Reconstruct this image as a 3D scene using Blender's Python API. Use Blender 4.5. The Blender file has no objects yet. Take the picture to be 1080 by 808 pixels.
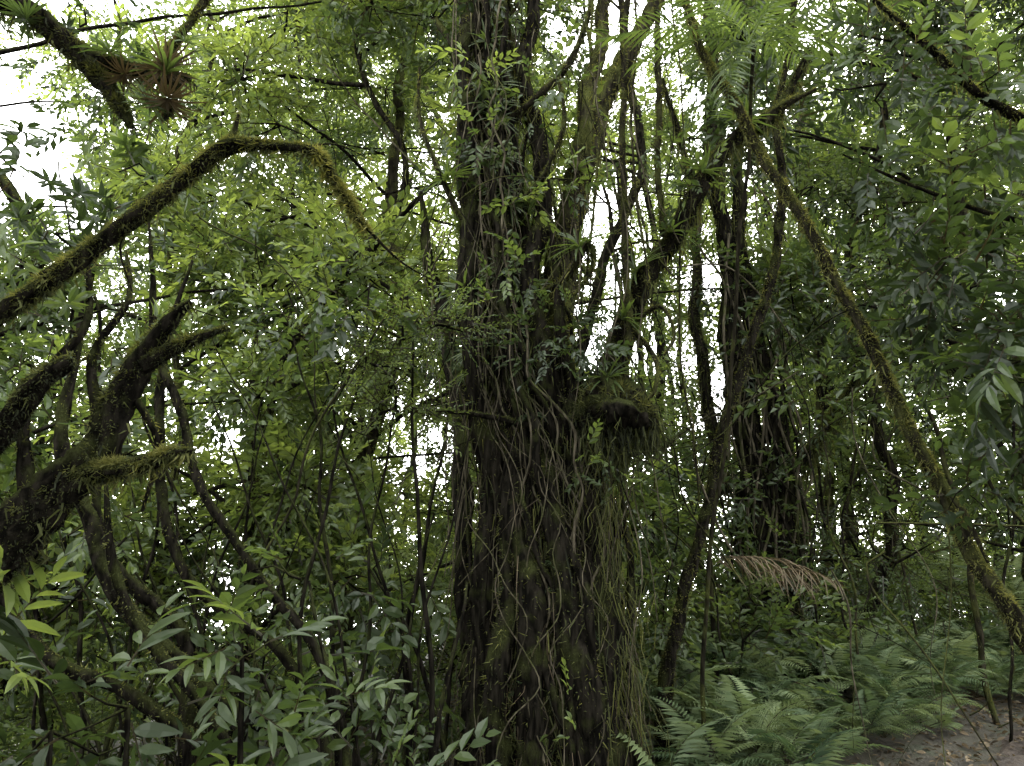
import bpy, math, numpy as np
rng=np.random.default_rng(11)
A=np.array
# ---------------------------------------------------------------- materials
def newmat(n):
    m=bpy.data.materials.new(n); m.use_nodes=True; nt=m.node_tree; nt.nodes.clear()
    return m,nt,nt.nodes.new('ShaderNodeOutputMaterial')
def ramp(nt,stops):
    r=nt.nodes.new('ShaderNodeValToRGB'); e=r.color_ramp.elements
    while len(e)<len(stops): e.new(0.5)
    for i,(p,c) in enumerate(stops): e[i].position=p; e[i].color=(*c,1)
    return r
def leaf_mat(name,stops,trans=0.42,rough=0.42,boost=1.7,gloss=.05):
    m,nt,out=newmat(name); N=nt.nodes; L=nt.links
    at=N.new('ShaderNodeAttribute'); at.attribute_name='tint'
    r=ramp(nt,stops); L.new(at.outputs['Fac'],r.inputs[0])
    gt=N.new('ShaderNodeMath'); gt.operation='LESS_THAN'; gt.inputs[1].default_value=-1.0; L.new(at.outputs['Fac'],gt.inputs[0])
    mx=N.new('ShaderNodeMix'); mx.data_type='RGBA'; L.new(gt.outputs[0],mx.inputs[0]); L.new(r.outputs[0],mx.inputs[6]); mx.inputs[7].default_value=(0.022,0.018,0.011,1)
    p=N.new('ShaderNodeBsdfDiffuse'); L.new(mx.outputs[2],p.inputs[0])
    t=N.new('ShaderNodeBsdfTranslucent')
    b=N.new('ShaderNodeMix'); b.data_type='RGBA'; b.blend_type='MULTIPLY'; b.inputs[0].default_value=1; L.new(mx.outputs[2],b.inputs[6]); b.inputs[7].default_value=(boost*1.12,boost*1.05,boost*.57,1)
    L.new(b.outputs[2],t.inputs[0])
    s=N.new('ShaderNodeMixShader'); s.inputs[0].default_value=trans; L.new(p.outputs[0],s.inputs[1]); L.new(t.outputs[0],s.inputs[2])
    gl=N.new('ShaderNodeBsdfGlossy'); gl.inputs['Roughness'].default_value=rough; gl.inputs[0].default_value=(.92,1,.88,1)
    s2=N.new('ShaderNodeMixShader'); s2.inputs[0].default_value=gloss; L.new(s.outputs[0],s2.inputs[1]); L.new(gl.outputs[0],s2.inputs[2]); L.new(s2.outputs[0],out.inputs[0])
    return m
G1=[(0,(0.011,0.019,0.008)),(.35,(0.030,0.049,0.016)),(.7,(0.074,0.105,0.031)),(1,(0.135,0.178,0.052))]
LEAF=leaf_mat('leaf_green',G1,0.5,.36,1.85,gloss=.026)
FERN=leaf_mat('fern_green',[(0,(0.02,0.042,0.018)),(.5,(0.072,0.108,0.052)),(1,(0.155,0.2,0.095))],.3,.55,1.4,.02)
MOSS=leaf_mat('moss_fuzz',[(0,(0.014,0.016,0.008)),(.5,(0.066,0.074,0.022)),(1,(0.16,0.158,0.05))],.35,.8,1.4,0.01)
DRY=leaf_mat('dry_leaf',[(0,(0.03,0.022,0.014)),(.5,(0.09,0.067,0.042)),(1,(0.18,0.138,0.09))],.2,.6,1.2,.02)
def bark_mat(name,dark,light,moss,mossamt,zs=1.0):
    m,nt,out=newmat(name); N=nt.nodes; L=nt.links
    tc=N.new('ShaderNodeTexCoord'); mp=N.new('ShaderNodeMapping'); mp.inputs['Scale'].default_value=(1,1,zs*.22); L.new(tc.outputs['Object'],mp.inputs[0])
    n1=N.new('ShaderNodeTexNoise'); n1.inputs['Scale'].default_value=26; n1.inputs['Detail'].default_value=5; L.new(mp.outputs[0],n1.inputs['Vector'])
    r1=ramp(nt,[(.4,dark),(.72,light)]); L.new(n1.outputs[0],r1.inputs[0])
    n2=N.new('ShaderNodeTexNoise'); n2.inputs['Scale'].default_value=5; n2.inputs['Detail'].default_value=5; L.new(tc.outputs['Object'],n2.inputs['Vector'])
    g=N.new('ShaderNodeNewGeometry'); sx=N.new('ShaderNodeSeparateXYZ'); L.new(g.outputs['Normal'],sx.inputs[0])
    ma=N.new('ShaderNodeMath'); ma.operation='MULTIPLY_ADD'; L.new(sx.outputs[2],ma.inputs[0]); ma.inputs[1].default_value=.3; L.new(n2.outputs[0],ma.inputs[2])
    mr=N.new('ShaderNodeMapRange'); L.new(ma.outputs[0],mr.inputs[0]); mr.inputs[1].default_value=.72-mossamt*.4; mr.inputs[2].default_value=.85-mossamt*.3
    n3=N.new('ShaderNodeTexNoise'); n3.inputs['Scale'].default_value=90; L.new(tc.outputs['Object'],n3.inputs['Vector'])
    rm=ramp(nt,[(.3,tuple(c*.45 for c in moss)),(.7,moss)]); L.new(n3.outputs[0],rm.inputs[0])
    mx=N.new('ShaderNodeMix'); mx.data_type='RGBA'; L.new(mr.outputs[0],mx.inputs[0]); L.new(r1.outputs[0],mx.inputs[6]); L.new(rm.outputs[0],mx.inputs[7])
    p=N.new('ShaderNodeBsdfDiffuse'); L.new(mx.outputs[2],p.inputs[0])
    bp=N.new('ShaderNodeBump'); bp.inputs['Strength'].default_value=1; bp.inputs['Distance'].default_value=.04; L.new(n1.outputs[0],bp.inputs['Height']); L.new(bp.outputs[0],p.inputs['Normal'])
    L.new(p.outputs[0],out.inputs[0]); return m
BARK=bark_mat('dark_bark',(0.0035,0.0033,0.0027),(0.019,0.017,0.013),(0.03,0.035,0.013),.45)
MBARK=bark_mat('mossy_bark',(0.009,0.0085,0.006),(0.032,0.029,0.019),(0.055,0.062,0.02),.65)
VINE=bark_mat('vine_bark',(0.028,0.025,0.017),(0.115,0.102,0.073),(0.06,0.07,0.025),.45)
def ground_mat(name,cols,sc):
    m,nt,out=newmat(name); N=nt.nodes; L=nt.links
    tc=N.new('ShaderNodeTexCoord'); n=N.new('ShaderNodeTexNoise'); n.inputs['Scale'].default_value=sc; n.inputs['Detail'].default_value=8; n.inputs['Roughness'].default_value=.7; L.new(tc.outputs['Object'],n.inputs[0])
    r=ramp(nt,cols); L.new(n.outputs[0],r.inputs[0]); p=N.new('ShaderNodeBsdfPrincipled'); p.inputs['Roughness'].default_value=.75; L.new(r.outputs[0],p.inputs[0])
    b=N.new('ShaderNodeBump'); b.inputs['Distance'].default_value=.08; b.inputs['Strength'].default_value=1; L.new(n.outputs[0],b.inputs['Height']); L.new(b.outputs[0],p.inputs['Normal']); L.new(p.outputs[0],out.inputs[0]); return m
GROUND=ground_mat('forest_soil',[(.3,(0.012,0.010,0.006)),(.5,(0.03,0.026,0.014)),(.7,(0.025,0.038,0.014))],3.)
PATH=ground_mat('path_dirt',[(.3,(0.016,0.011,0.007)),(.5,(0.052,0.038,0.026)),(.75,(0.13,0.10,0.073))],9.)
MATS=[LEAF,BARK,MBARK,VINE,MOSS,FERN,DRY]; ML,MB_,MM,MV,MF,MFE,MD=range(7)
# ---------------------------------------------------------------- mesh accumulator
class Mesh:
    def __init__(s): s.v=[];s.t=[];s.f=[];s.n=0
    def add(s,v,f,mat,tint):
        v=np.asarray(v,dtype=np.float32).reshape(-1,3); f=np.asarray(f,dtype=np.int64)
        s.v.append(v); s.t.append(np.broadcast_to(np.asarray(tint,dtype=np.float32),(len(v),)).copy()); s.f.append((f+s.n,mat)); s.n+=len(v)
    def build(s,name,mats=MATS,parent=None,smooth=True):
        me=bpy.data.meshes.new(name); V=np.concatenate(s.v); T=np.concatenate(s.t)
        used=sorted(set(m for _,m in s.f)); remap={m:i for i,m in enumerate(used)}
        for m in used: me.materials.append(mats[m])
        li=np.concatenate([f.ravel() for f,_ in s.f]); tot=np.concatenate([np.full(len(f),f.shape[1]) for f,_ in s.f])
        mi=np.concatenate([np.full(len(f),remap[m]) for f,m in s.f]); sm=np.concatenate([np.full(len(f),m in (MB_,MM,MV) or mats is not MATS) for f,m in s.f])
        st=np.concatenate([[0],np.cumsum(tot)[:-1]])
        me.vertices.add(len(V)); me.vertices.foreach_set('co',V.ravel()); me.loops.add(len(li)); me.loops.foreach_set('vertex_index',li.astype(np.int32))
        me.polygons.add(len(tot)); me.polygons.foreach_set('loop_start',st.astype(np.int32)); me.polygons.foreach_set('material_index',mi.astype(np.int32)); me.polygons.foreach_set('use_smooth',sm.astype(bool))
        a=me.attributes.new('tint','FLOAT','POINT'); a.data.foreach_set('value',T); me.update(calc_edges=True)
        o=bpy.data.objects.new(name,me); bpy.context.scene.collection.objects.link(o); o.parent=parent; return o
def unit(d): return d/np.maximum(np.linalg.norm(d,axis=-1,keepdims=True),1e-9)
def cr(P,R,step):
    P=np.asarray(P,float);R=np.asarray(R,float); Q=np.vstack([2*P[0]-P[1],P,2*P[-1]-P[-2]]); S=np.concatenate([[R[0]],R,[R[-1]]])
    out=[];ro=[]
    for i in range(1,len(Q)-2):
        n=max(1,int(np.ceil(np.linalg.norm(Q[i+1]-Q[i])/step))); t=(np.arange(n)/n)[:,None]
        p0,p1,p2,p3=Q[i-1:i+3]
        out.append(.5*((2*p1)+(-p0+p2)*t+(2*p0-5*p1+4*p2-p3)*t**2+(-p0+3*p1-3*p2+p3)*t**3)); ro.append(S[i]+(S[i+1]-S[i])*t[:,0])
    out.append(P[-1:]); ro.append(R[-1:]); return np.vstack(out),np.concatenate(ro)
def frame(p):
    t=unit(np.gradient(p,axis=0)); m=np.abs(t).mean(0); ref=np.zeros(3); ref[np.argmin(m)]=1
    x=unit(np.cross(t,ref)); y=np.cross(t,x); return t,x,y
def tube(mb,P,R,seg=8,mat=MB_,step=.12,bump=.12,wob=0.,tint=-5,ridge=0,nr=7):
    p,r=cr(P,R,step)
    if len(p)<2: return p,r
    s=np.arange(len(p))*step
    if wob>0:
        ph=rng.uniform(0,6.28,6); w=np.stack([np.sin(s*f1+a)+.5*np.sin(s*f2+b) for f1,f2,a,b in ((2.1,5.3,ph[0],ph[1]),(1.8,6.1,ph[2],ph[3]),(1.3,3.3,ph[4],ph[5]))],1)*wob; w*=np.minimum(1,s/ .5)[:,None]; w[:,2]*=.3; p=p+w
    t,x,y=frame(p); th=np.linspace(0,2*math.pi,seg,endpoint=False); a=rng.uniform(0,6.28,5)
    rr=r[:,None]*(1+bump*(np.sin(2*th[None]+3.1*s[:,None]/max(.15,r.mean()*6)+a[0])*.5+np.sin(3*th[None]-1.7*s[:,None]/max(.1,r.mean()*4)+a[1])*.5)+bump*rng.normal(0,.35,(len(p),seg)))
    if ridge:
        rr=rr*(1+ridge*(np.abs(np.sin(nr*.5*th[None]+.35*s[:,None]+a[2]))-.5)+ridge*.5*np.sin(nr*1.7*th[None]-.5*s[:,None]+a[3]))
        rr=rr+.05*np.sin(s*4.1+a[0])[:,None]*np.sin(2*th+a[4])[None]+.04*np.sin(s*7.3)[:,None]*np.cos(3*th+s.mean())[None]
    v=p[:,None]+rr[...,None]*(np.cos(th)[None,:,None]*x[:,None]+np.sin(th)[None,:,None]*y[:,None])
    n=len(p); i=np.arange(n-1)[:,None]*seg; j=np.arange(seg)[None]; k=(j+1)%seg
    f=np.stack([i+j,i+k,i+seg+k,i+seg+j],-1).reshape(-1,4); mb.add(v.reshape(-1,3),f,mat,tint); return p,r
def fuzz(mb,p,r,n,ln=.02,up=.3,tint=.5,wd=.004,drop=.35,mat=MF):
    t,x,y=frame(p); seglen=np.linalg.norm(np.gradient(p,axis=0),axis=1)*(r+.01); i=rng.choice(len(p),n,p=seglen/seglen.sum()); th=rng.uniform(0,6.28,n)
    nn=np.cos(th)[:,None]*x[i]+np.sin(th)[:,None]*y[i]; keep=rng.random(n)<(.55+up*nn[:,2]); i,nn=i[keep],nn[keep]; n=len(i)
    f=rng.uniform(-.5,.5,n)[:,None]; pos=p[i]+f*np.gradient(p,axis=0)[i]+nn*r[i][:,None]*.97
    pn=np.sin(pos[:,0]*23+pos[:,2]*17)*np.sin(pos[:,1]*19+pos[:,2]*29)
    l=ln*rng.uniform(.4,1.4,n)*(1+.7*pn); d=unit(nn+rng.normal(0,.6,(n,3))+A([0,0,-drop])); w=unit(np.cross(d,rng.normal(0,1,(n,3))))*wd
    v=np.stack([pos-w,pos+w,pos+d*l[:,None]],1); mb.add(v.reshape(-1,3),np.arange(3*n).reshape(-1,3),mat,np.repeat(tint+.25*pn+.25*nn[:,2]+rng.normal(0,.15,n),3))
def beard(mb,pos,ln,tint=.5,wd=.006,mat=MF,sw=.02):
    n=len(pos); l=ln*rng.uniform(.3,1.4,n); a=pos; b=a+np.stack([rng.normal(0,sw,n),rng.normal(0,sw,n),-l*.5],1); c=b+np.stack([rng.normal(0,sw*1.5,n),rng.normal(0,sw*1.5,n),-l*.5],1)
    th=rng.uniform(0,3.14,n); w=np.stack([np.cos(th),np.sin(th),0*th],1)*wd
    v=np.stack([a-w,a+w,b-w*.7,b+w*.7,c],1).reshape(-1,3); o=np.arange(n)[:,None]*5; f=np.concatenate([o+A([0,1,3]),o+A([0,3,2]),o+A([2,3,4])]); mb.add(v,f,mat,np.repeat(tint+rng.normal(0,.2,n),5))
# ---------------------------------------------------------------- leaf templates
def leaf(L,W,hi=False,fold=.18,droop=.18):
    if not hi:
        return A([(0,0,0),(-W/2,.45*L,fold*W),(0,L,-droop*L),(W/2,.45*L,fold*W)],float),A([(0,3,2),(0,2,1)])
    ts=[.0,.18,.42,.68,.87,1]; ws=[0,.62,1,.85,.45,0]; v=[(0,0,0)]; f=[]
    for t,w in zip(ts[1:-1],ws[1:-1]):
        z=-droop*L*t*t; v+=[(-W/2*w,t*L,z+fold*W*w),(0,t*L,z),(W/2*w,t*L,z+fold*W*w)]
    v.append((0,L,-droop*L)); f+=[(0,2,1),(0,3,2)]
    for k in range(3):
        b=1+3*k; f+=[(b,b+1,b+4),(b,b+4,b+3),(b+1,b+2,b+5),(b+1,b+5,b+4)]
    b=10; e=13; f+=[(b,b+1,e),(b+1,b+2,e)]
    return A(v,float),A(f)
def leafm(L,W,fold=.15,droop=.2):
    v=[(0,0,0),(-W*.42,.28*L,fold*W),(-W*.46,.62*L,fold*W-droop*L*.3),(0,L,-droop*L),(W*.46,.62*L,fold*W-droop*L*.3),(W*.42,.28*L,fold*W),(0,.45*L,-droop*L*.15)]
    return A(v,float),A([(0,5,6),(5,4,6),(4,3,6),(6,3,2),(6,2,1),(6,1,0)])
def rot(d,roll=0,up=(0,0,1)):
    d=unit(np.atleast_2d(A(d,float))); u=np.broadcast_to(A(up,float),d.shape); x=np.cross(d,u); bad=np.linalg.norm(x,axis=1)<1e-3; x[bad]=(1,0,0); x=unit(x); z=np.cross(x,d)
    c,s=np.cos(roll),np.sin(roll); c=np.reshape(c,(-1,1));s=np.reshape(s,(-1,1)); X=x*c+z*s; Z=-x*s+z*c; return np.stack([X,d,Z],-1)
class T:
    def __init__(s): s.v=[];s.f=[];s.t=[];s.n=0
    def add(s,v,f,t): s.v.append(v);s.f.append(f+s.n);s.t.append(np.full(len(v),t));s.n+=len(v)
    def strip(s,a,b,w,t=-9.):
        a=A(a,float);b=A(b,float); s.add(np.stack([a+(w,0,0),a-(w,0,0),b,a+(0,0,w*1.2),a-(0,0,w*1.2)]),A([(0,1,2),(3,4,2)]),t)
    def done(s): s.V=np.concatenate(s.v);s.F=np.concatenate(s.f);s.Tn=np.concatenate(s.t); return s
def sprig(n,tw,L,W,hi=False,ang=.95,curve=.12,dr=.2):
    s=T(); s.strip((0,0,0),(0,tw,-curve*tw),tw*.012+.0015)
    for i in range(n):
        q=(i+.8)/n; sd=1 if i%2 else -1; a=ang*(1-.55*q)+rng.normal(0,.15); d=(sd*math.sin(a),math.cos(a),rng.normal(0,.22)); k=rng.uniform(.75,1.15)*(1-.25*q*q)
        v,f=leafm(L*k,W*k,.15,dr) if hi=='m' else leaf(L*k,W*k,hi,.18,dr); v=v@rot(d,rng.normal(0,.35))[0].T+A((0,tw*q,-curve*tw*q)); s.add(v,f,rng.normal(0,.07))
    return s.done()
def rosette(n,tw,L,W,hi=True,dr=.3):
    s=T(); s.strip((0,0,0),(0,tw,0),.006)
    for i in range(n):
        a=i*2.399+rng.normal(0,.3); el=rng.uniform(-.4,.9); d=(math.cos(a)*math.cos(el),math.sin(el),math.sin(a)*math.cos(el)); k=rng.uniform(.6,1.15)
        v,f=leafm(L*k,W*k,.12,dr) if hi=='m' else leaf(L*k,W*k,hi,.15,dr); v=v@rot(d,rng.normal(0,.4),(0,1,0))[0].T+A((0,tw*rng.uniform(.2,1),0)); s.add(v,f,rng.normal(0,.1))
    return s.done()
def fern(L,np_,bip=True,wd=.30):
    s=T(); cv=lambda t:A((0,L*t*(1-.12*t),L*(.42*t-.62*t*t)))
    for k in range(8): s.strip(cv(k/8),cv((k+1.05)/8),.004*(1-k/9)+.001)
    for i in range(np_):
        t=.1+.88*i/(np_-1); o=cv(t); pl=L*wd*min(1,t*4)*(1-t)**.75+.015*L
        for sd in (-1,1):
            d=unit(A((sd*1.,.35+.3*t,-.18+rng.normal(0,.06))))
            if bip:
                m=max(3,int(pl/(.022)))
                R=rot(d,rng.normal(0,.1))[0]; v=[];f=[]
                for q in range(m):
                    y=pl*(q+.3)/m; w=.13*pl*(1-(q/m)**1.5)+.004
                    for s2 in (-1,1):
                        b=len(v); v+=[(0,y,0),(s2*w,y+.35*w+.002,-.1*w),(0,y+pl/m*.8,0)]; f.append((b,b+1,b+2))
                s.add(A(v)@R.T+o,A(f),rng.normal(0,.08))
            else:
                v,f=leaf(pl,pl*.17,False,.1,.15); s.add(v@rot(d,rng.normal(0,.15))[0].T+o,f,rng.normal(0,.08))
    return s.done()
def palm(L,n=26,ll=.36,w=.03,dr=.5):
    s=T(); cv=lambda t:A((0,L*t,L*(.25*t-.5*t*t)))
    for k in range(10): s.strip(cv(k/10),cv((k+1.05)/10),.012*(1-k/12)+.002,-.0)
    for i in range(n):
        t=.12+.86*i/(n-1); k=ll*(.45+.55*math.sin(3.14*(.12+.8*t)))
        for sd in (-1,1):
            d=(sd,.55+.6*t,.12+rng.normal(0,.1)); v,f=leaf(k,w,True,.25,dr*rng.uniform(.6,1.3)); s.add(v@rot(d,rng.normal(0,.3))[0].T+cv(t),f,rng.normal(0,.08))
    return s.done()
def inst(mb,tp,pos,d,scale,tint,roll=None,mat=ML):
    n=len(pos)
    if n==0: return
    R=rot(d,rng.normal(0,.5,n) if roll is None else roll); sc=np.broadcast_to(A(scale,float),(n,))
    v=np.einsum('mij,nj->mni',R,tp.V)*sc[:,None,None]+pos[:,None]; k=len(tp.V)
    f=tp.F[None]+np.arange(n)[:,None,None]*k; ti=tp.Tn[None]+np.broadcast_to(A(tint,float),(n,))[:,None]; ti=np.where(tp.Tn[None]<-5,-9,np.maximum(ti,0)); mb.add(v.reshape(-1,3),f.reshape(-1,3),mat,ti.ravel())
SM=[sprig(9,.38,.115,.054) for _ in range(5)]
SMM=[sprig(8,.36,.13,.066,'m') for _ in range(5)]
MD_=[sprig(8,.44,.16,.072,False) for _ in range(5)]
FINE=[sprig(18,.32,.045,.02) for _ in range(4)]
BIG=[sprig(8,.5,.19,.09,'m') for _ in range(4)]
LONG=[sprig(8,.42,.26,.075,True,1.1,.2,.4) for _ in range(4)]
ROS=[rosette(14,.28,.17,.052,'m') for _ in range(4)]
FN=[fern(.7,20) for _ in range(3)]; FNF=[fern(.8,22,False) for _ in range(3)]
PALM=[palm(1.5) for _ in range(2)]; PALMD=palm(1.1,22,.38,.016,1.1)
def clump(mb,c,r,n,tp,tint=.45,scale=1.,sq=.75,out=.9,twigs=True,mat=ML):
    c=A(c,float); u=unit(rng.normal(0,1,(n,3))); rad=r*rng.random(n)**.5; off=u*rad[:,None]*A([1,1,sq]); pos=c+off
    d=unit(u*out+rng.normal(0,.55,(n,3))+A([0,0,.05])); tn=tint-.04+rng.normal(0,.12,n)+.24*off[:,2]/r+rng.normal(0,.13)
    ix=rng.integers(0,len(tp),n)
    for k in range(len(tp)):
        m=ix==k; inst(mb,tp[k],pos[m],d[m],scale*rng.uniform(.65,1.2,m.sum()),tn[m],mat=mat)
    if twigs:
        for k in rng.choice(n,max(2,n//12),replace=False):
            mid=c+off[k]*.5+rng.normal(0,.08*r,3); tube(mb,[c,mid,pos[k]],[.012*scale,.008*scale,.004],4,MB_,.3,.1)
# ---------------------------------------------------------------- terrain
def H(x,y):
    x=np.asarray(x,float);y=np.asarray(y,float)
    left=np.clip(-x-1.2,0,60); back=np.clip(y-6,0,5)
    z=-.28*left/(1+.02*left)+.08*back*np.clip((x+1)/3,0,1)+.06*np.sin(x*1.3+.4)*np.sin(y*1.1)+.025*np.sin(x*3.7+y*2.9)
    z=z+.38*np.exp(-((x-3.)/1.6)**2-((y-8.3)/1.3)**2)
    rr=np.hypot(x,y); z=z-np.clip(rr-25,0,200)*.12
    return z
PC=A([(-.6,-6),(0,-2),(.6,0.5),(2.5,4),(4.75,6.8),(7.1,8.4),(11,9.8),(20,11)],float)
PP,_=cr(np.column_stack([PC,np.zeros(len(PC))]),np.ones(len(PC)),.25)
def pdist(x,y): return np.sqrt(((np.stack([x,y],-1)[...,None,:]-PP[:,:2])**2).sum(-1)).min(-1)
g=np.concatenate([-np.geomspace(400,14,24),np.arange(-13,13.01,.2),np.geomspace(14,400,24)]); gx,gy=np.meshgrid(g,g+6)
gz=H(gx,gy); pd=pdist(gx,gy); gz=gz-.09*np.clip(1-pd/.8,0,1)**.5+rng.normal(0,.012,gz.shape)
mb=Mesh(); n=len(g); i=np.arange(n-1)[:,None]*n; j=np.arange(n-1)[None]; mb.add(np.stack([gx,gy,gz],-1).reshape(-1,3),np.stack([i+j,i+j+1,i+n+j+1,i+n+j],-1).reshape(-1,4),0,0); mb.build('ground',[GROUND])
t,x,y=frame(PP); side=np.stack([t[:,1],-t[:,0]],1); K=13; q=np.linspace(-.62,.62,K); mb=Mesh()
px=PP[:,None,0]+side[:,None,0]*q*(1+.15*np.sin(np.arange(len(PP))*.9))[:,None]; py=PP[:,None,1]+side[:,None,1]*q*(1+.15*np.cos(np.arange(len(PP))*.7))[:,None]
pz=H(px,py)+.02-.10*(np.abs(q)/.62)**4+rng.normal(0,.02,px.shape); n=len(PP); i=np.arange(n-1)[:,None]*K; j=np.arange(K-1)[None]
mb.add(np.stack([px,py,pz],-1).reshape(-1,3),np.stack([i+j,i+j+1,i+K+j+1,i+K+j],-1).reshape(-1,4),0,0); mb.build('dirt_path',[PATH])
mb=Mesh(); n=42000; x=rng.uniform(-7,10,n); y=rng.uniform(2,12,n); LT=T(); v,f=leaf(.08,.035,True); LT.add(v,f,0); LT.done(); d=rng.normal(0,1,(n,3)); d[:,2]*=.3
keep=(pdist(x,y)>.4)|(rng.random(n)<.6); x,y,d=x[keep],y[keep],d[keep]; inst(mb,LT,np.column_stack([x,y,H(x,y)+.015]),d,rng.uniform(.35,1.1,len(x)),rng.uniform(0,.9,len(x)),rng.normal(0,.5,len(x)),MD)
for k in range(50):
    x0=rng.uniform(2,8); y0=rng.uniform(4,10); a=rng.uniform(0,3.14); l=rng.uniform(.2,.6); tube(mb,[(x0,y0,float(H(x0,y0))+.03),(x0+l*math.cos(a),y0+l*math.sin(a),float(H(x0+l*math.cos(a),y0+l*math.sin(a)))+.03)],[.008,.004],5,MB_,.1,.1,.01)
mb.build('leaf_litter')
# ---------------------------------------------------------------- main strangler tree
def limb(mb,P,R,mat=MB_,seg=12,fz=0,ln=.02,bump=.18,wob=0,tint=.5,brd=0,bl=.12,step=.06,wd=.004):
    p,r=tube(mb,P,R,seg,mat,step,bump,wob)
    if fz: fuzz(mb,p,r,fz,ln,.3,tint,wd)
    if brd:
        i=rng.integers(0,len(p),brd); beard(mb,p[i]+rng.normal(0,.6,(brd,3))*r[i][:,None]-A([0,0,1])*r[i][:,None]*.5,bl,tint)
    return p,r
mb=Mesh()
MP=A([(.30,6,-.3),(.30,6,.3),(.30,6,.97),(.29,6,1.68),(.23,6,2.43),(.14,6,2.84),(.0,6.02,3.24),(-.12,6.05,4.11),(-.16,6.1,5.04),(-.22,6.1,6.05),(-.2,6.1,7.13),(-.3,6.2,9),(-.4,6.3,11.5),(-.2,6.5,14)])
MR=A([.68,.52,.43,.38,.36,.33,.25,.18,.16,.15,.14,.12,.10,.05])
p,r=tube(mb,MP,MR,60,MB_,.07,.14,ridge=.5,nr=9); fuzz(mb,p,r*1.1,36000,.07,.1,.24,.007,1.2)
mp,mr_=p,r; NP=len(mp)
limb(mb,[(-.12,5.75,-.2),(-.20,5.7,1.3),(-.18,5.68,2.4),(-.32,5.72,3.6),(-.42,5.8,5),(-.40,5.85,6.2),(-.47,6,7.6),(-.9,6.2,10)],[.17,.12,.10,.09,.09,.085,.08,.04],MB_,14,6000,.04,tint=.35,wob=.035,brd=300,bl=.3)
limb(mb,[(.75,5.7,-.2),(.64,5.6,1.2),(.52,5.6,2.2),(.3,5.65,3.2),(.16,5.75,4.2),(.27,5.9,5.1),(.16,5.9,6.1),(.2,6,7.2),(.3,6,9.5)],[.2,.15,.12,.10,.08,.075,.07,.06,.04],MB_,14,6000,.04,tint=.4,wob=.04,brd=400,bl=.3)
limb(mb,[(.1,5.5,-.2),(.10,5.5,1.2),(.05,5.6,2.6),(-.08,5.78,3.8),(-.02,5.85,5.2),(-.1,5.95,7)],[.15,.10,.08,.06,.045,.04],MB_,12,3000,.04,tint=.35,wob=.05,brd=200,bl=.3)
limb(mb,[(.5,5.45,-.2),(.46,5.48,1.2),(.32,5.5,2.3),(.42,5.55,3.0),(.35,5.7,3.9),(.42,5.8,4.6)],[.15,.11,.08,.06,.04,.02],MB_,12,3000,.04,tint=.4,wob=.05,brd=200,bl=.3)
limb(mb,[(-.05,5.5,-.2),(-.12,5.52,1.0),(-.02,5.55,2.0),(.12,5.6,2.8)],[.12,.08,.06,.03],MB_,12,2500,.04,tint=.35,wob=.05)
# leaning mossy limb rising right from the fork
limb(mb,[(.1,6.1,3.0),(.35,6.15,3.7),(.45,6.2,4.5),(.62,6.3,5.3),(.7,6.4,6.2),(1.0,6.5,7.3),(1.2,6.6,9)],[.14,.11,.09,.085,.08,.07,.04],MM,14,8000,.04,.25,.04,tint=.5,brd=500,bl=.2)
# right limb with burl
limb(mb,[(.4,5.85,1.7),(.52,5.8,2.35),(.68,5.78,2.85),(.82,5.78,3.15),(.90,5.78,3.5),(1.05,5.78,3.98),(1.27,5.78,4.30),(1.63,5.75,4.85),(2.03,5.75,5.42),(2.45,5.75,5.75),(2.75,5.8,6.4)],[.2,.22,.18,.14,.10,.085,.08,.075,.065,.05,.02],MB_,18,18000,.035,.25,.03,tint=.3,brd=1400,bl=.18)
limb(mb,[(.5,5.7,2.72),(.70,5.5,2.86),(.90,5.42,2.82),(1.02,5.4,2.72),(1.05,5.4,2.66)],[.18,.2,.16,.09,.02],MB_,22,9000,.05,.6,tint=.12,brd=1400,bl=.16)
limb(mb,[(.75,5.55,3.05),(.82,5.45,2.8),(.80,5.42,2.5)],[.12,.13,.03],MB_,16,4000,.05,.5,tint=.12,brd=500,bl=.2)
limb(mb,[(2.2,5.75,5.5),(2.42,5.7,5.7),(2.7,5.6,5.8)],[.05,.04,.015],MM,8,900)
limb(mb,[(1.0,5.75,3.6),(1.15,5.6,3.3),(1.1,5.5,3.0),(.95,5.45,2.9)],[.022,.02,.016,.01],MM,8,900,wob=.03)
limb(mb,[(.95,5.75,3.6),(1.2,5.6,3.75),(1.3,5.55,3.5),(1.2,5.5,3.3)],[.018,.018,.013,.01],MM,8,700)
limb(mb,[(.15,5.6,2.75),(-.25,5.4,2.8),(-.55,5.2,2.78)],[.035,.02,.008],MB_,8,500,.025,tint=.2)
limb(mb,[(.2,5.8,3.9),(.45,5.6,4.0),(.62,5.5,4.25),(.66,5.5,4.05),(.5,5.5,3.8)],[.035,.03,.03,.018,.01],MM,8,1800,.03,brd=200,tint=.4)
limb(mb,[(.1,5.8,4.8),(.3,5.6,5.0),(.45,5.5,5.4),(.4,5.5,5.9)],[.03,.025,.02,.01],MM,8,1200,.025,brd=120,tint=.4)
limb(mb,[(-.2,5.9,4.4),(-.5,5.7,4.7),(-.75,5.6,5.3),(-.8,5.6,6)],[.035,.028,.02,.01],MM,8,1200,.025,brd=120,tint=.4,wob=.03)
limb(mb,[(-.1,5.9,5.6),(.3,5.7,5.9),(.7,5.6,6.5),(.8,5.6,7.2)],[.045,.035,.025,.01],MM,8,1500,.025,brd=120,tint=.4,wob=.03)
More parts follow.
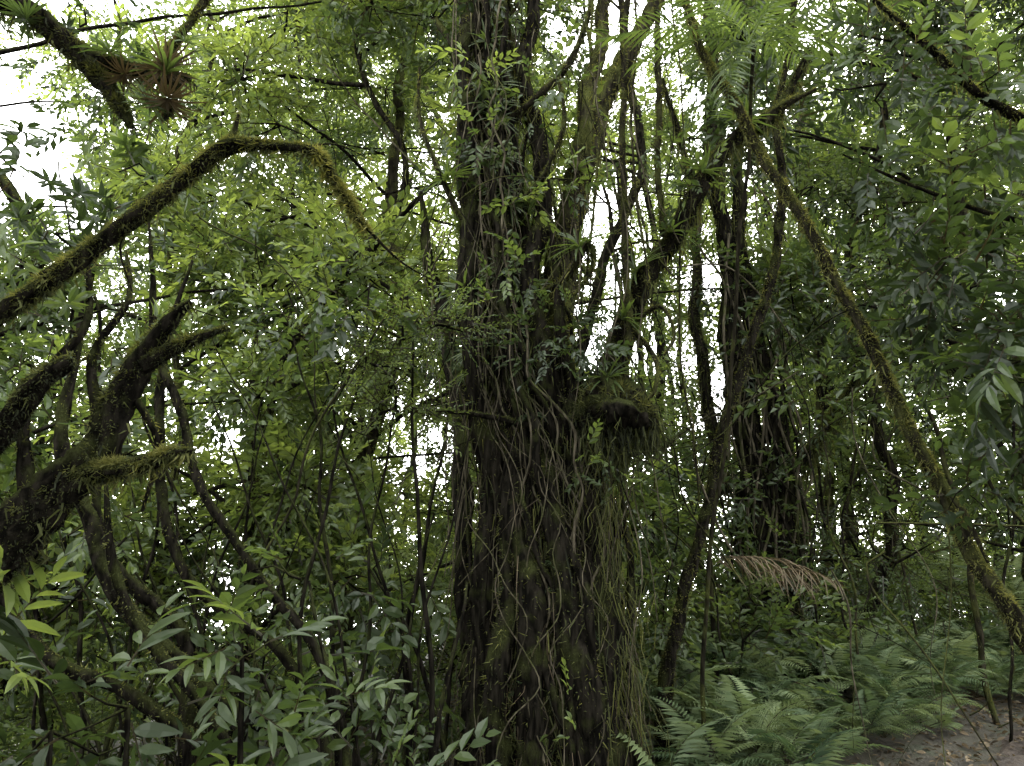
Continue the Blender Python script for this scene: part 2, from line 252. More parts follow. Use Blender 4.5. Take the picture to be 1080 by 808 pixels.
def climb(mb,n,smin,smax,rv,mat,fz=0,wn=.06,off=1.12):
    for k in range(n):
        s0=rng.uniform(smin,smax*.5) if rng.random()<.45 else 0; s1=rng.uniform(max(s0+1.2,smax*.45),smax); z=np.arange(s0-.2,s1,.22)
        idx=np.clip(np.searchsorted(mp[:,2],z),0,NP-1); th=rng.uniform(-3.1,.1)+rng.normal(0,.06)*np.arange(len(z))*.5+np.cumsum(rng.normal(0,wn,len(z))); ex=rng.uniform(.0,.07)+np.abs(np.cumsum(rng.normal(0,.03,len(z))))
        R=mr_[idx]*off+ex; P=np.column_stack([mp[idx,0]+R*np.cos(th),mp[idx,1]+R*np.sin(th),z]); rr=rng.uniform(*rv); rads=np.full(len(z),rr)*np.linspace(1.15,.7,len(z))
        p,r=tube(mb,P,rads,6,mat,.08,.2,.012)
        if fz: fuzz(mb,p,r,fz,.025,.2,.38,.0035)
climb(mb,24,0,7.5,(.012,.034),MB_,700); climb(mb,18,0,8.5,(.005,.012),MV,120,.1); climb(mb,18,0,3.2,(.02,.045),MB_,600)
climb(mb,44,0,7.5,(.0025,.005),MV,0,.14,1.25)
n=8000; i=rng.integers(4,int(NP*.55),n); th=rng.uniform(-3.2,.1,n); R=mr_[i]*rng.uniform(1.0,1.35,n)
beard(mb,np.column_stack([mp[i,0]+R*np.cos(th),mp[i,1]+R*np.sin(th),mp[i,2]]),.28,.26,.005,MF,.04)
n=1700; i=rng.integers(4,int(NP*.55),n); th=rng.uniform(-3.2,.1,n); R=mr_[i]*rng.uniform(1.05,1.5,n)
beard(mb,np.column_stack([mp[i,0]+R*np.cos(th),mp[i,1]+R*np.sin(th),mp[i,2]]),.6,.55,.0022,MD,.06)
n=900; z0=rng.uniform(.6,2.8,n); beard(mb,np.column_stack([.5+.25*(1-z0/5)+rng.normal(0,.12,n),5.55+rng.normal(0,.08,n),z0]),.35,.35,.0035,MF,.05)
for k in range(110):
    z0=rng.uniform(2.4,7); x0=rng.uniform(-.7,1.1); y0=rng.uniform(5.3,5.75); l=rng.uniform(.5,2.8)
    a=A([x0,y0+.15,z0]); b=a+A([rng.normal(0,.15),-.1,-l*.4]); c=a+A([rng.normal(0,.25),-.05,-l]); tube(mb,[a,b,c],[.006,.005,.003],5,[MV,MB_][k%2],.1,.1,.04)
main=bpy.data.objects.new('strangler_tree',None); bpy.context.scene.collection.objects.link(main)
mb.build('trunk',parent=main)
mb=Mesh()
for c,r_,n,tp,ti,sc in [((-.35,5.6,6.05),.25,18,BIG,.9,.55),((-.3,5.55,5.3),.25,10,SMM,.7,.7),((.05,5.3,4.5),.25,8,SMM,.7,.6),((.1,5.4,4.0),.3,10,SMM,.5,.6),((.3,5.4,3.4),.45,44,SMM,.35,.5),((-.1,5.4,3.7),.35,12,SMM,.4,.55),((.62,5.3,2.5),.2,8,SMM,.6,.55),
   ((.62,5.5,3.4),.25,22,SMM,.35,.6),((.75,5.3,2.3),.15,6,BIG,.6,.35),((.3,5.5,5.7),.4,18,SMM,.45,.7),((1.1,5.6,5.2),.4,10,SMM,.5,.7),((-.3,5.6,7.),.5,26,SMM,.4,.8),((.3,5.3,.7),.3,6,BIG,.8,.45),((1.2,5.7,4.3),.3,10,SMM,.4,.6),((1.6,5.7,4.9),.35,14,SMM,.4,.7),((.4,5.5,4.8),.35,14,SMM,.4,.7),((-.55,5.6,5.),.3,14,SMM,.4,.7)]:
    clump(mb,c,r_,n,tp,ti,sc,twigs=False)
BRO=T()
for k in range(34):
    a=k*2.4; el=rng.uniform(.1,1.2); v,f=leaf(rng.uniform(.18,.3),.022,True,.3,.4); BRO.add(v@rot((math.cos(a)*math.cos(el),math.sin(el),math.sin(a)*math.cos(el)),0,(0,1,0))[0].T,f,0)
BRO.done()
for k in range(32):
    i=rng.integers(int(NP*.25),int(NP*.6)); th=rng.uniform(-2.9,-.2); inst(mb,BRO,A([[mp[i,0]+(mr_[i]*1.4+.08)*math.cos(th),mp[i,1]+(mr_[i]*1.4+.08)*math.sin(th),mp[i,2]]]),A([[math.cos(th),math.sin(th),.6]]),rng.uniform(.6,1.2),.45)
for pt in [(.9,5.65,3.65),(1.05,5.7,4.1),(1.65,5.65,5.0),(2.05,5.65,5.5),(.75,5.5,3.1),(.55,5.45,4.2),(-.55,5.6,4.9),(1.35,5.7,4.45),(.6,6.1,5.3)]: inst(mb,BRO,A([pt]),A([[rng.normal(0,.4),-.5,1]]),1.1,.45)
for k in range(34):
    i=rng.integers(5,int(NP*.5)); th=rng.uniform(-2.8,-.3); pos=A([[mp[i,0]+mr_[i]*1.1*math.cos(th),mp[i,1]+mr_[i]*1.1*math.sin(th),mp[i,2]]])
    for q in range(4): inst(mb,FNF[q%3],pos,A([[math.cos(th)+rng.normal(0,.5),math.sin(th),rng.normal(-.1,.4)]]),.32,.4,mat=MFE)
for k in range(18):
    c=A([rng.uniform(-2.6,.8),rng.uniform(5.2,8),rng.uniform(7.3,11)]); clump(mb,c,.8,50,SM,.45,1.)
    b=mp[np.argmin(abs(mp[:,2]-(c[2]-1.3)))]; tube(mb,[b,(b+c)/2+rng.normal(0,.2,3),c],[.05,.035,.012],7,MM,.15,.15)
mb.build('foliage',parent=main)
mb=Mesh()
for P,R in [([(.95,5.6,3.4),(.93,5.6,4.4),(.98,5.6,5.3),(1.02,5.6,6.3),(1.1,5.6,7.5),(1.3,5.7,9)],.028),([(1.28,5.65,4.4),(1.26,5.6,5.3),(1.32,5.6,6.2),(1.35,5.6,7.2),(1.45,5.7,9)],.027),([(1.1,5.5,3.9),(1.02,5.5,5),(1.12,5.5,6.4),(1.0,5.5,8)],.010),([(.6,5.5,3.9),(.72,5.45,5),(.7,5.5,6.2),(.9,5.5,8)],.011),([(1.5,5.9,2.2),(1.45,5.9,4),(1.6,5.9,6),(1.5,5.9,8)],.008)]:
    limb(mb,P,[R]*len(P),MM,8,int(4000*R/.03),.025,.2,.018,brd=int(200*R/.03),bl=.1)
mb.build('hanging_vines')
mb=Mesh()
limb(mb,[(.35,8,0),(.45,8,2.5),(.61,8,4.9),(.84,8,6.4),(1.2,8,7.5),(1.88,8,9),(2.2,8,11)],[.18,.16,.15,.14,.12,.10,.05],MM,14,12000,.04,.25,.03,tint=.75,brd=800,bl=.3,wd=.006)
for c in [(2,8,9.8),(2.6,8.2,10.4)]: clump(mb,c,.7,30,SM,.55,1)
mb.build('pale_mossy_tree')
# ---------------------------------------------------------------- left mossy trees
mb=Mesh()
limb(mb,[(-3.3,3.2,1.2),(-2.75,3,2.35),(-2.34,3,2.63),(-2.02,3,2.9),(-1.71,3,3.2),(-1.48,3,3.42),(-1.32,3,3.55),(-1.1,3,3.54),(-.90,3,3.5),(-.78,3,3.32),(-.66,3,3.13)],[.08,.048,.042,.038,.036,.032,.034,.022,.018,.018,.012],MB_,14,45000,.023,.28,.012,tint=.42,brd=600,bl=.06,step=.04,wd=.0028)
limb(mb,[(-.9,3,3.5),(-.78,3,3.32),(-.66,3,3.13)],[.017,.017,.013],MM,10,5000,.02,.2,0,tint=.8,brd=250,bl=.04,step=.04,wd=.0028)
limb(mb,[(-3.3,3.2,1.2),(-3.5,3.3,0),(-3.6,3.3,-1)],[.09,.13,.17],MB_,14,1500)
limb(mb,[(-1.33,3,3.54),(-1.30,3,3.62),(-1.28,2.98,3.70)],[.022,.014,.006],MM,8,500,.014,wd=.0025)
limb(mb,[(-.66,3,3.13),(-.5,3.1,3.0),(-.3,3.2,2.92)],[.008,.005,.002],MB_,6,150,.01)
limb(mb,[(-1.7,3,3.2),(-1.78,3.05,3.05),(-1.72,3.1,2.85)],[.010,.006,.003],MB_,6,100)
limb(mb,[(-1.0,3,3.53),(-.85,3.1,3.62),(-.7,3.2,3.6)],[.007,.004,.002],MB_,6,100,.01)
mb.build('mossy_leaning_tree')
mb=Mesh()
limb(mb,[(-4.6,3.6,3.6),(-3.6,3.5,4.7),(-2.94,3.5,4.79),(-2.46,3.5,4.47),(-2.07,3.5,4.35),(-1.8,3.5,4.3)],[.12,.075,.065,.05,.04,.02],MB_,14,16000,.022,.3,.02,tint=.1,brd=450,bl=.1,step=.05,wd=.003)
limb(mb,[(-4.6,3.6,3.6),(-5,3.6,1.5),(-5.1,3.6,-1.5)],[.12,.17,.22],MB_,14,1500)
limb(mb,[(-2.5,3.5,4.5),(-2.3,3.48,4.3),(-2.16,3.45,4.12),(-2.05,3.45,3.95)],[.05,.045,.035,.015],MB_,12,6000,.022,.3,tint=.1)
limb(mb,[(-1.7,3.5,5.0),(-1.8,3.5,4.75),(-1.95,3.5,4.45),(-2.0,3.5,4.3)],[.018,.02,.022,.02],MM,9,2500,.022,.3,tint=.4)
limb(mb,[(-1.95,3.5,4.35),(-1.85,3.48,4.18),(-1.88,3.45,4.0)],[.03,.02,.01],MB_,9,1500,tint=.1)
limb(mb,[(-3.2,3.5,4.85),(-2.9,3.45,5.0),(-2.4,3.4,4.95),(-2.1,3.4,5.1)],[.03,.025,.018,.012],MB_,9,3000,tint=.15)
inst(mb,BRO,A([(-1.88,3.4,4.25),(-2.2,3.4,4.38),(-1.95,3.4,4.05),(-2.7,3.4,4.6),(-1.8,3.4,4.45)]),A([(0.1,-.2,1),(0,-.4,1),(.3,-.3,.3),(0,0,1.),(.5,-.3,.6)]),A([1,.7,.6,.7,.6]),A([.45,.3,.35,.25,.4]),0)
inst(mb,BRO,A([(-1.85,3.4,4.1),(-2.1,3.4,4.25),(-1.9,3.4,4.3)]),A([(0.1,-.2,-1),(0,-.2,-1),(.4,-.2,-.4)]),A([.7,.5,.7]),A([.4,.3,.4]),0,MD)
clump(mb,(-2.5,3.6,4.75),.4,10,ROS,.2,.6)
mb.build('epiphyte_laden_tree')
mb=Mesh()
limb(mb,[(-2.9,3.4,-1.),(-2.75,3.35,.6),(-2.5,3.25,1.35),(-2.2,3.2,1.75),(-1.98,3.2,1.97),(-1.84,3.2,2.12),(-1.79,3.2,2.35),(-1.69,3.2,2.58),(-1.54,3.2,2.78),(-1.47,3.2,2.85)],[.2,.16,.14,.11,.09,.075,.068,.06,.03,.012],MB_,20,50000,.022,.32,.02,tint=.27,brd=700,bl=.07,step=.05,wd=.0035)
limb(mb,[(-1.68,3.2,2.55),(-1.49,3.18,2.64),(-1.31,3.15,2.7)],[.045,.025,.008],MB_,10,4000,.018,.25,tint=.25)
limb(mb,[(-1.9,3.2,2.05),(-1.62,3.15,2.07),(-1.45,3.1,2.12),(-1.36,3.1,2.13)],[.05,.035,.024,.01],MB_,12,8000,.02,.3,tint=.45,brd=150,bl=.06)
limb(mb,[(-2.5,3.2,1.9),(-2.2,3.1,2.2),(-2.02,3,2.4),(-1.89,3,2.5)],[.05,.048,.045,.03],MB_,12,6000,.018,.25,tint=.15)
limb(mb,[(-1.85,3.2,2.3),(-1.95,3.25,2.6),(-1.85,3.3,2.9),(-1.95,3.4,3.2)],[.03,.02,.014,.006],MB_,9,700,tint=.2)
limb(mb,[(-2.1,3.2,1.9),(-2.25,3.3,2.4),(-2.1,3.4,2.8),(-2.2,3.5,3.2)],[.035,.025,.02,.01],MB_,9,700,tint=.2)
limb(mb,[(-1.75,3.2,2.45),(-1.62,3.3,2.2),(-1.7,3.4,1.9)],[.02,.015,.008],MB_,8,200)
for c in [(-2.3,3.6,2.9),(-2.6,3.4,2.4),(-2.6,3.8,3.5),(-2.9,3.8,3.9),(-2.4,4.4,4.2)]: clump(mb,c,.45,13,ROS,.28,.8)
mb.build('gnarled_mossy_tree')
mb=Mesh()
for P,R in [([(-1.1,4.5,-.3),(-1.22,4.5,.59),(-1.67,4.5,.95),(-2.18,4.5,1.39),(-2.53,4.5,1.9),(-2.83,4.5,2.4),(-2.9,4.6,3.4)],.045),([(-.9,4.8,.1),(-1.15,4.8,.9),(-1.3,4.8,1.3),(-1.63,4.8,1.66),(-1.98,4.8,2.15),(-2.22,4.8,2.61),(-2.57,4.9,3.3),(-2.7,5,4.2)],.03),
  ([(-1.3,4.2,-.2),(-1.5,4.2,.6),(-2.,4.2,1.0),(-2.5,4.2,1.2),(-3,4.2,1.7)],.035),([(-1.7,4.6,-.2),(-1.9,4.6,.9),(-2.0,4.6,1.3),(-2.5,4.6,1.75),(-2.6,4.6,2.6)],.04),([(-1.0,5.2,0),(-1.5,5.2,1.1),(-2.3,5.2,1.7),(-2.6,5.2,2.8),(-2.5,5.3,4)],.035),([(-1.2,4.3,.0),(-1.6,4.2,.9),(-2.1,4.1,1.5),(-2.3,4.1,2.2)],.03),([(-.35,6.8,0),(-.40,6.8,1.6),(-.5,6.8,2.8),(-.7,6.9,4.2),(-1.0,7,5.6)],.08)]:
    limb(mb,P,[R*1.2]+[R]*(len(P)-2)+[R*.3],MB_,10,2000,.018,.2,.03,tint=.3)
for k in range(44):
    x0=rng.uniform(-4.2,-.4); y0=rng.uniform(4.3,7); lean=rng.uniform(-1.5,.8); hh=rng.uniform(1.5,4.); z0=float(H(x0,y0))-.1; R=rng.uniform(.006,.022)
    P=[(x0,y0,z0),(x0+lean*.15,y0,z0+hh*.35),(x0+lean*.55,y0+.1,z0+hh*.7),(x0+lean,y0+.2,z0+hh)]; limb(mb,P,[R,R,R*.7,R*.4],MB_,8,200,.014,.15,.04,tint=.3)
    if k%2: clump(mb,P[3],.45,12,[SMM,BIG][(k//2)%2],.35,.8)
mb.build('arching_stems')
mb=Mesh()
for c,r_,n,tp,ti,sc in [((-1.25,3.6,1.25),.32,5,LONG,.3,.65),((-1.7,3.5,1.05),.4,8,LONG,.25,.7),((-.95,3.9,.85),.35,9,LONG,.25,.6),((-2.2,3.8,.9),.5,12,LONG,.2,.75),((-1.2,3.7,.6),.5,12,LONG,.25,.7),((-2.3,3.4,1.35),.3,5,LONG,.3,.75),((-.8,4.4,.5),.4,16,BIG,.25,.8),((-1.9,4.2,.3),.6,28,BIG,.2,.9),((-2.9,4.4,.6),.7,28,BIG,.2,.9),((-1.5,4.6,1.),.5,22,SMM,.3,1),((-1.,5.6,.7),.5,26,SMM,.35,.9),((-1.3,6.2,1.2),.5,34,SMM,.45,.9),((-.9,6.6,.5),.5,34,SMM,.4,.9),((-1.6,6.8,.4),.6,36,SMM,.4,.9),((-.5,5.1,.2),.35,18,SMM,.35,.7),((-1.9,5.8,.8),.5,30,SMM,.35,.9)]:
    clump(mb,c,r_,n,tp,ti,sc)
    tube(mb,[(c[0]+.1,c[1]+.1,float(H(c[0],c[1]))-.1),(c[0]+.05,c[1],c[2]*.5),c],[.02,.016,.01],6,MB_,.1,.1)
mb.build('large_leaved_shrub')
# ---------------------------------------------------------------- right side
mb=Mesh()
limb(mb,[(1.2,6.5,-.2),(1.30,6.5,.75),(1.41,6.5,1.29),(1.67,6.5,2.1),(1.93,6.5,2.94),(2.21,6.5,3.65),(2.47,6.5,4.4),(2.68,6.5,5.32),(2.73,6.5,6.2),(3.0,6.5,7.6),(3.1,6.6,9.5)],[.09,.06,.052,.047,.044,.044,.044,.042,.03,.03,.02],MB_,12,16000,.024,.22,.02,tint=.42,brd=300,bl=.08)
for c in [(3.,6.5,7.6),(2.5,6.3,8.2),(3.6,6.8,8.5)]: clump(mb,c,.7,40,SM,.45,1)
mb.build('slender_leaning_tree')
mb=Mesh()
limb(mb,[(3.9,5.2,-.1),(3.6,5.1,.75),(3.22,5,1.4),(3.03,5,1.8),(2.89,5,2.3),(2.73,5,2.84),(2.43,5,3.6),(2.03,5,4.5),(1.79,5,5.14),(1.53,5,5.8),(1.2,5,7)],[.12,.08,.055,.048,.045,.042,.04,.038,.035,.03,.02],MM,14,40000,.022,.22,.02,tint=.6,brd=900,bl=.08,step=.05)
limb(mb,[(2.85,5,2.4),(3.0,4.9,2.0),(3.1,4.9,1.7)],[.025,.02,.01],MM,8,600)
mb.build('mossy_diagonal_tree')
mb=Mesh()
for P,R in [([(2.75,9,0),(2.86,9,.7),(2.94,9,1.7),(2.93,9,2.85),(2.9,9,4.07),(2.88,9,5.36),(2.8,9,7),(2.9,9,10)],[.42,.3,.22,.18,.15,.13,.10,.05]),([(3.1,8.9,0),(3.2,8.9,1.),(3.3,8.9,2.8),(3.15,8.9,4.7),(3.0,8.9,6),(3.4,8.9,9)],[.3,.18,.13,.11,.09,.05]),([(3.3,9,2.7),(3.7,8.9,3.2),(4.1,8.8,3.7),(4.3,8.8,4.1)],[.08,.07,.05,.02]),([(2.6,9,2.6),(2.4,9,4.4),(2.5,9,6.3),(2.2,9,8.5)],[.08,.07,.05,.03])]:
    limb(mb,P,R,MB_,16,9000,.05,.25,.04,tint=.33,brd=700,bl=.3,wd=.006)
for k in range(34):
    x0=rng.uniform(2.5,3.5); P=[(x0+rng.normal(0,.1),8.7+rng.uniform(-.1,.1),z+float(H(3,9))) for z in np.arange(-.2,rng.uniform(3,7),.8)]; tube(mb,P,[rng.uniform(.006,.018)]*len(P),6,[MV,MB_][k%2],.12,.1,.04)
for c in [(2.9,8.8,4.3),(3.4,8.7,3.2),(4.3,8.8,4.2),(2.4,8.8,5.5),(2.8,8.6,2.6),(2.6,8.6,1.5)]: clump(mb,c,.5,28,SM,.4,1)
mb.build('vine_covered_tree')
mb=Mesh()
limb(mb,[(5.2,4.3,2.6),(4.2,4.1,3.3),(3.3,4,3.6),(2.87,4,3.75),(2.43,4,3.92),(2.05,4,4.15)],[.07,.03,.02,.016,.012,.005],MB_,9,1500,.015,.15,.02,tint=.2)
limb(mb,[(5.2,4.3,2.6),(4.2,4.1,3.9),(3.3,4,4.3),(2.94,4,4.56),(2.7,4,4.9),(2.4,4,5.3)],[.07,.035,.032,.028,.024,.015],MB_,10,8000,.022,.2,.02,brd=150)
limb(mb,[(5.2,4.3,2.6),(5.25,4.4,1),(5.3,4.4,-.2)],[.08,.1,.13],MB_,10,800)
limb(mb,[(4.2,4.1,3.3),(3.6,3.9,2.9),(3.1,3.8,2.7),(2.75,3.8,2.55)],[.03,.02,.015,.006],MB_,8,300)
limb(mb,[(4.2,4.1,3.0),(3.6,3.9,2.4),(3.1,3.8,2.1),(2.75,3.8,2.0)],[.03,.02,.012,.005],MB_,8,300)
for c,r_,n,tp,ti,sc in [((2.6,4,3.45),.35,18,BIG,.14,.75),((2.9,4.1,3.05),.4,30,BIG,.12,.8),((2.75,3.9,2.75),.35,14,LONG,.14,.75),((3.1,4.2,2.4),.4,30,BIG,.14,.8),((2.85,4.2,4.0),.35,22,BIG,.14,.75),((3.1,4.1,4.6),.45,30,BIG,.2,.7),((2.5,4.2,4.8),.4,18,SMM,.25,.9),((2.7,4.4,5.3),.5,28,SMM,.28,.9),((3.5,4.2,3.7),.5,34,BIG,.14,.75),((2.3,4.1,3.95),.3,12,SMM,.22,.9),((2.7,4.3,2.15),.25,12,BIG,.22,.6),((3.1,4.6,3.5),.5,40,SMM,.18,1.),((3.4,4.8,2.9),.5,38,SMM,.18,1.)]:
    clump(mb,c,r_,n,tp,ti,sc)
mb.build('broad_leaved_tree')
mb=Mesh(); po=A((1.95,5.1,5.85))
tube(mb,[(1.42,6.2,0),(1.6,6.1,1.6),(1.85,5.8,3.6),(1.98,5.4,5),po],[.02,.018,.016,.016,.016],8,MM,.15,.1,.02)
fr=[(-1,-.3,-.15),(-.6,-.6,-.9),(-1,.2,.5),(.9,-.3,.3),(.2,-1,.2),(.7,.6,.6),(-.2,.3,1),(.9,-.5,-.3),(-.9,-.8,.2),(-.7,.1,-.6),(.6,-.2,.9)]
inst(mb,PALM[0],np.repeat(po[None],11,0),A(fr,float),A([.7,.6,.8,.8,.7,.8,.8,.7,.8,.6,.8]),.42,np.zeros(11)); mb.build('palm_tree')
mb=Mesh(); inst(mb,PALMD,A([(1.9,7.3,1.72),(2.0,7.2,1.8),(2.3,7.0,1.65)]),A([(.9,-.3,.2),(1,-.2,-.1),(.7,-.6,.1)]),A([.75,.7,.6]),A([.6,.4,.5]),0,MD)
tube(mb,[(1.95,7.4,0),(1.92,7.35,.9),(1.93,7.3,1.8)],[.03,.025,.02],7,MM,.1,.1,.01); mb.build('dead_palm_frond')
# ferns
mb=Mesh()
def fernplant(mb,x,y,s,ti,tp=FN,up=.02):
    n=rng.integers(6,10); a=rng.uniform(0,6.28)+np.arange(n)*6.283/n+rng.normal(0,.25,n); el=rng.uniform(.1,.95,n); d=np.stack([np.cos(a)*np.cos(el),np.sin(a)*np.cos(el),np.sin(el)],1)
    for k in range(n): inst(mb,tp[k%3],A([[x,y,float(H(x,y))+up+.1*s]]),d[k:k+1],s*rng.uniform(.7,1.2),ti+rng.normal(0,.25),rng.normal(0,.2,1),MFE)
c=0
while c<270:
    x=rng.uniform(.75,6.8); y=rng.uniform(5.3,10.5)
    if pdist(A(x),A(y))<.88 or (x<1.3 and y>5.9) or x>3.8+(y-7.1)*1.3: continue
    fernplant(mb,x,y,rng.uniform(.5,1.05),.6,[FN,FNF,FNF][c%3],up=rng.uniform(0,.3)); c+=1
for k in range(60):
    x=rng.uniform(4.5,11); y=rng.uniform(8.5,16)
    if pdist(A(x),A(y))<1.1: continue
    fernplant(mb,x,y,rng.uniform(.8,1.5),.85,FNF,rng.uniform(0,1.1))
for x,y in [(-1.9,3.9),(-1.6,4.3),(-.6,5.),(-2.3,4.4),(.9,5.2),(-2.1,3.7)]: fernplant(mb,x,y,.8,.5)
mb.build('fern_bed')
# ---------------------------------------------------------------- surrounding forest
def dens(x,y,z):
    ax=x/y; s=(z-1.6)/y; d=1.
    if ax<-.55 and s>.45: d=.16
    if -.55<ax<-.38 and s>.75: d=.35
    if .03<ax<.36 and s>.2: d=.33
    if .5<ax<.65 and s>.65: d=.45
    if -.3<ax<-.1 and -.1<s<.05: d=.7
    if .15<ax<.35 and -.02<s<.15: d=.65
    return d
spec=[(-5,7.2,.5),(-3.2,8.5,.7),(-6.5,10,.45),(-1.9,9,.76),(-4,12,.66),(-8,9,.35),(.4,11.5,.55),(-1.,12.5,.6),(4.4,10,.38),(5.6,8.2,.24),(7.2,11,.38),(3.9,13,.55),(1.9,14,.6),(6.4,14,.5),(-6,14,.55),(8.5,9,.24),(-2.6,7.4,.76),(5.,12,.45)]
for k,(x0,y0,ti) in enumerate(spec):
    mb=Mesh(); z0=float(H(x0,y0)); top=y0*1.0+3; P=[(x0,y0,z0-.2)]; lx=rng.normal(0,.25)
    for q in range(1,6): P.append((x0+lx*q+rng.normal(0,.25)*q**.5,y0+rng.normal(0,.15),z0+top*q/5))
    R=rng.uniform(.045,.1); p,r=limb(mb,P,[R*1.3,R,R*.9,R*.8,R*.6,R*.2],[MB_,MM][k%2],10,3000,.04,.2,.05,wd=.006,step=.15,brd=250,bl=.25,tint=.4)
    for q in range(20):
        z=rng.uniform(z0+2.0,z0+top); sp=.5+.14*y0; c=A([x0+rng.normal(0,sp),y0+rng.normal(0,.8),z])
        if rng.random()>dens(*c): continue
        if c[1]<6.6: c[1]=6.8
        b=p[np.argmin(abs(p[:,2]-(z-.7)))]; tube(mb,[b,(b+c)/2+A([0,0,.15]),c],[.03,.02,.01],6,MB_,.2,.1,.03)
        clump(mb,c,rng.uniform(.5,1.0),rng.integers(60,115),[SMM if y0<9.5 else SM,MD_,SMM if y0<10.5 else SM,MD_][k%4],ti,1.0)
    mb.build('broadleaf_tree')
mb=Mesh(); tube(mb,[(-.5,5.3,0),(-.6,5.2,1.5),(-.75,5.1,3.3)],[.02,.017,.008],6,MB_,.15,.1,.02)
for c in [(-.8,5.1,3.3),(-.55,5.2,3.45),(-1.0,5.1,3.1),(-.85,5.2,2.8)]: clump(mb,c,.32,48,FINE,.75,1,.5)
mb.build('fine_leaved_sapling')
mb=Mesh()
for k in range(70):
    y0=rng.uniform(6.8,14); x0=rng.uniform(-.85,.85)*y0; z0=float(H(x0,y0))-.1; hh=rng.uniform(2,7); R=rng.uniform(.008,.03); l=rng.normal(0,.9)
    if abs(x0)<.5 and y0<7.5: continue
    limb(mb,[(x0,y0,z0),(x0+l*.2+rng.normal(0,.15),y0,z0+hh*.33),(x0+l*.5+rng.normal(0,.2),y0,z0+hh*.66),(x0+l,y0,z0+hh)],[R,R,R*.8,R*.3],[MB_,MM][k%2],7,400,.025,.2,.05,step=.15,tint=.35)
    if rng.random()<dens(x0+l,y0,z0+hh): clump(mb,(x0+l,y0,z0+hh),.5,26,[SM,MD_][k%2],.5,1.)
mb.build('sapling_stems')
mb=Mesh()
for k in range(90):
    y0=rng.uniform(5,10); x0=rng.uniform(-.8,.8)*y0; z0=rng.uniform(.5,.85*y0); L_=rng.uniform(.8,3.2); a=rng.uniform(0,6.28); d=A([math.cos(a),rng.normal(0,.3),math.sin(a)])
    if abs(x0)<.8 and y0<6.5: y0=7
    if x0>1.5 and z0<1.4: z0+=1.5
    s0=A([x0,y0,z0]); P=[s0,s0+d*L_*.35+rng.normal(0,.12,3),s0+d*L_*.7+A([0,0,-.15])+rng.normal(0,.15,3),s0+d*L_+A([0,0,-.4])]; R=rng.uniform(.003,.012); tube(mb,P,[R,R,R*.7,R*.3],5,[MB_,MM,MV][k%3],.1,.1,.04)
    for q in range(3):
        b=P[1+q%2]; e=b+unit(d+rng.normal(0,.7,3))*rng.uniform(.3,.9); tube(mb,[b,(b+e)/2+rng.normal(0,.05,3),e],[R*.6,R*.4,R*.2],4,MB_,.12,.1)
mb.build('tangled_lianas')
mb=Mesh()
for k in range(210):
    y0=rng.uniform(7.2,17); x0=rng.uniform(-.9,.9)*y0; 
    if pdist(A(x0),A(y0))<1.4: continue
    z0=float(H(x0,y0)); hmax=2.4 if x0<2 else 1.7; z=z0+rng.uniform(.3,hmax)
    if rng.random()>dens(x0,y0,z): continue
    clump(mb,(x0,y0,z),rng.uniform(.5,1.),rng.integers(40,80),[SM,MD_,FINE,SM][k%4],.48+.02*(y0-7)+rng.normal(0,.15),[1,1,1.6,1][k%4])  # tint rises with distance: slight haze painted into the leaf colour
mb.build('understory_shrubs')
mb=Mesh()
for k in range(390):
    y0=rng.uniform(15,32); x0=rng.uniform(-1.,1.)*y0; z0=float(H(x0,y0)); z=z0+rng.uniform(0,1.05*y0+2)
    if rng.random()>dens(x0,y0,z): continue
    clump(mb,(x0,y0,z),rng.uniform(1.1,1.8),rng.integers(60,110),MD_,.72+rng.normal(0,.12),1.5+.03*(y0-15),twigs=False)  # paler base tint for far leaves, haze put into their colour
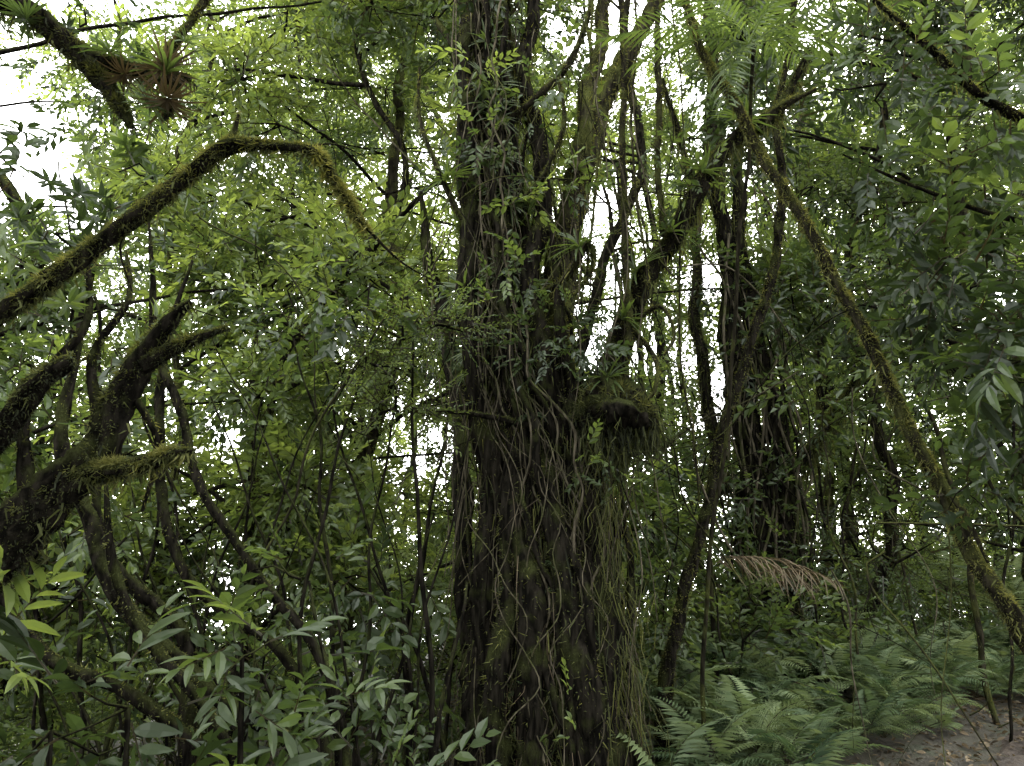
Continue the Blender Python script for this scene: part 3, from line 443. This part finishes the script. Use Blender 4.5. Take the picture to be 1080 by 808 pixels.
for k in range(50):
    y0=rng.uniform(15,30); x0=rng.uniform(-1,1)*y0; z0=float(H(x0,y0)); tube(mb,[(x0,y0,z0),(x0+rng.normal(0,.4),y0,z0+8),(x0+rng.normal(0,.8),y0,z0+18)],[.12,.08,.04],7,MB_,.6,.1,.05)
mb.build('distant_forest')
mb=Mesh()  # unseen leaf clumps above and behind camera, added to block sky light
for k in range(75):
    x0=rng.uniform(-10,10); y0=rng.uniform(-10,1.2); clump(mb,(x0,y0,rng.uniform(5.4,8)),rng.uniform(1,1.6),22,MD_,.3,2.6,twigs=False)
for k in range(50):
    a=rng.uniform(math.pi*1.02,math.pi*1.98); R=rng.uniform(6,11); clump(mb,(R*math.cos(a),R*math.sin(a),rng.uniform(0,5)),1.3,22,MD_,.3,2.6,twigs=False)
mb.build('unseen_shading_foliage')
# ---------------------------------------------------------------- sky, sun, camera
w=bpy.data.worlds.new('World'); bpy.context.scene.world=w; w.use_nodes=True; nt=w.node_tree; N=nt.nodes; L=nt.links; bg=N['Background']
sky=N.new('ShaderNodeTexSky'); sky.sky_type='NISHITA'; sky.sun_disc=False; sky.sun_elevation=math.radians(52); sky.sun_rotation=math.radians(25); sky.dust_density=3
mx=N.new('ShaderNodeMix'); mx.data_type='RGBA'; mx.inputs[0].default_value=.85; L.new(sky.outputs[0],mx.inputs[6]); mx.inputs[7].default_value=(63,63,62.5,1)
L.new(mx.outputs[2],bg.inputs[0]); bg.inputs[1].default_value=.15
sl=bpy.data.lights.new('sun','SUN'); sl.energy=1.5; sl.angle=math.radians(12); sl.color=(1,.96,.88); so=bpy.data.objects.new('sun',sl); bpy.context.scene.collection.objects.link(so)
import mathutils
el,az=math.radians(52),math.radians(25); sd=mathutils.Vector((math.sin(az)*math.cos(el),math.cos(az)*math.cos(el),math.sin(el))); so.rotation_euler=sd.to_track_quat('Z','Y').to_euler()
cam=bpy.data.cameras.new('camera'); co=bpy.data.objects.new('camera',cam); bpy.context.scene.collection.objects.link(co); co.location=(0,0,1.6); co.rotation_euler=(math.radians(105),0,0); cam.sensor_width=36; cam.lens=25.7; cam.clip_end=2000; cam.clip_start=.05
bpy.context.scene.camera=co
s=bpy.context.scene; s.view_settings.view_transform='Standard'; s.view_settings.look='None'; s.view_settings.exposure=0
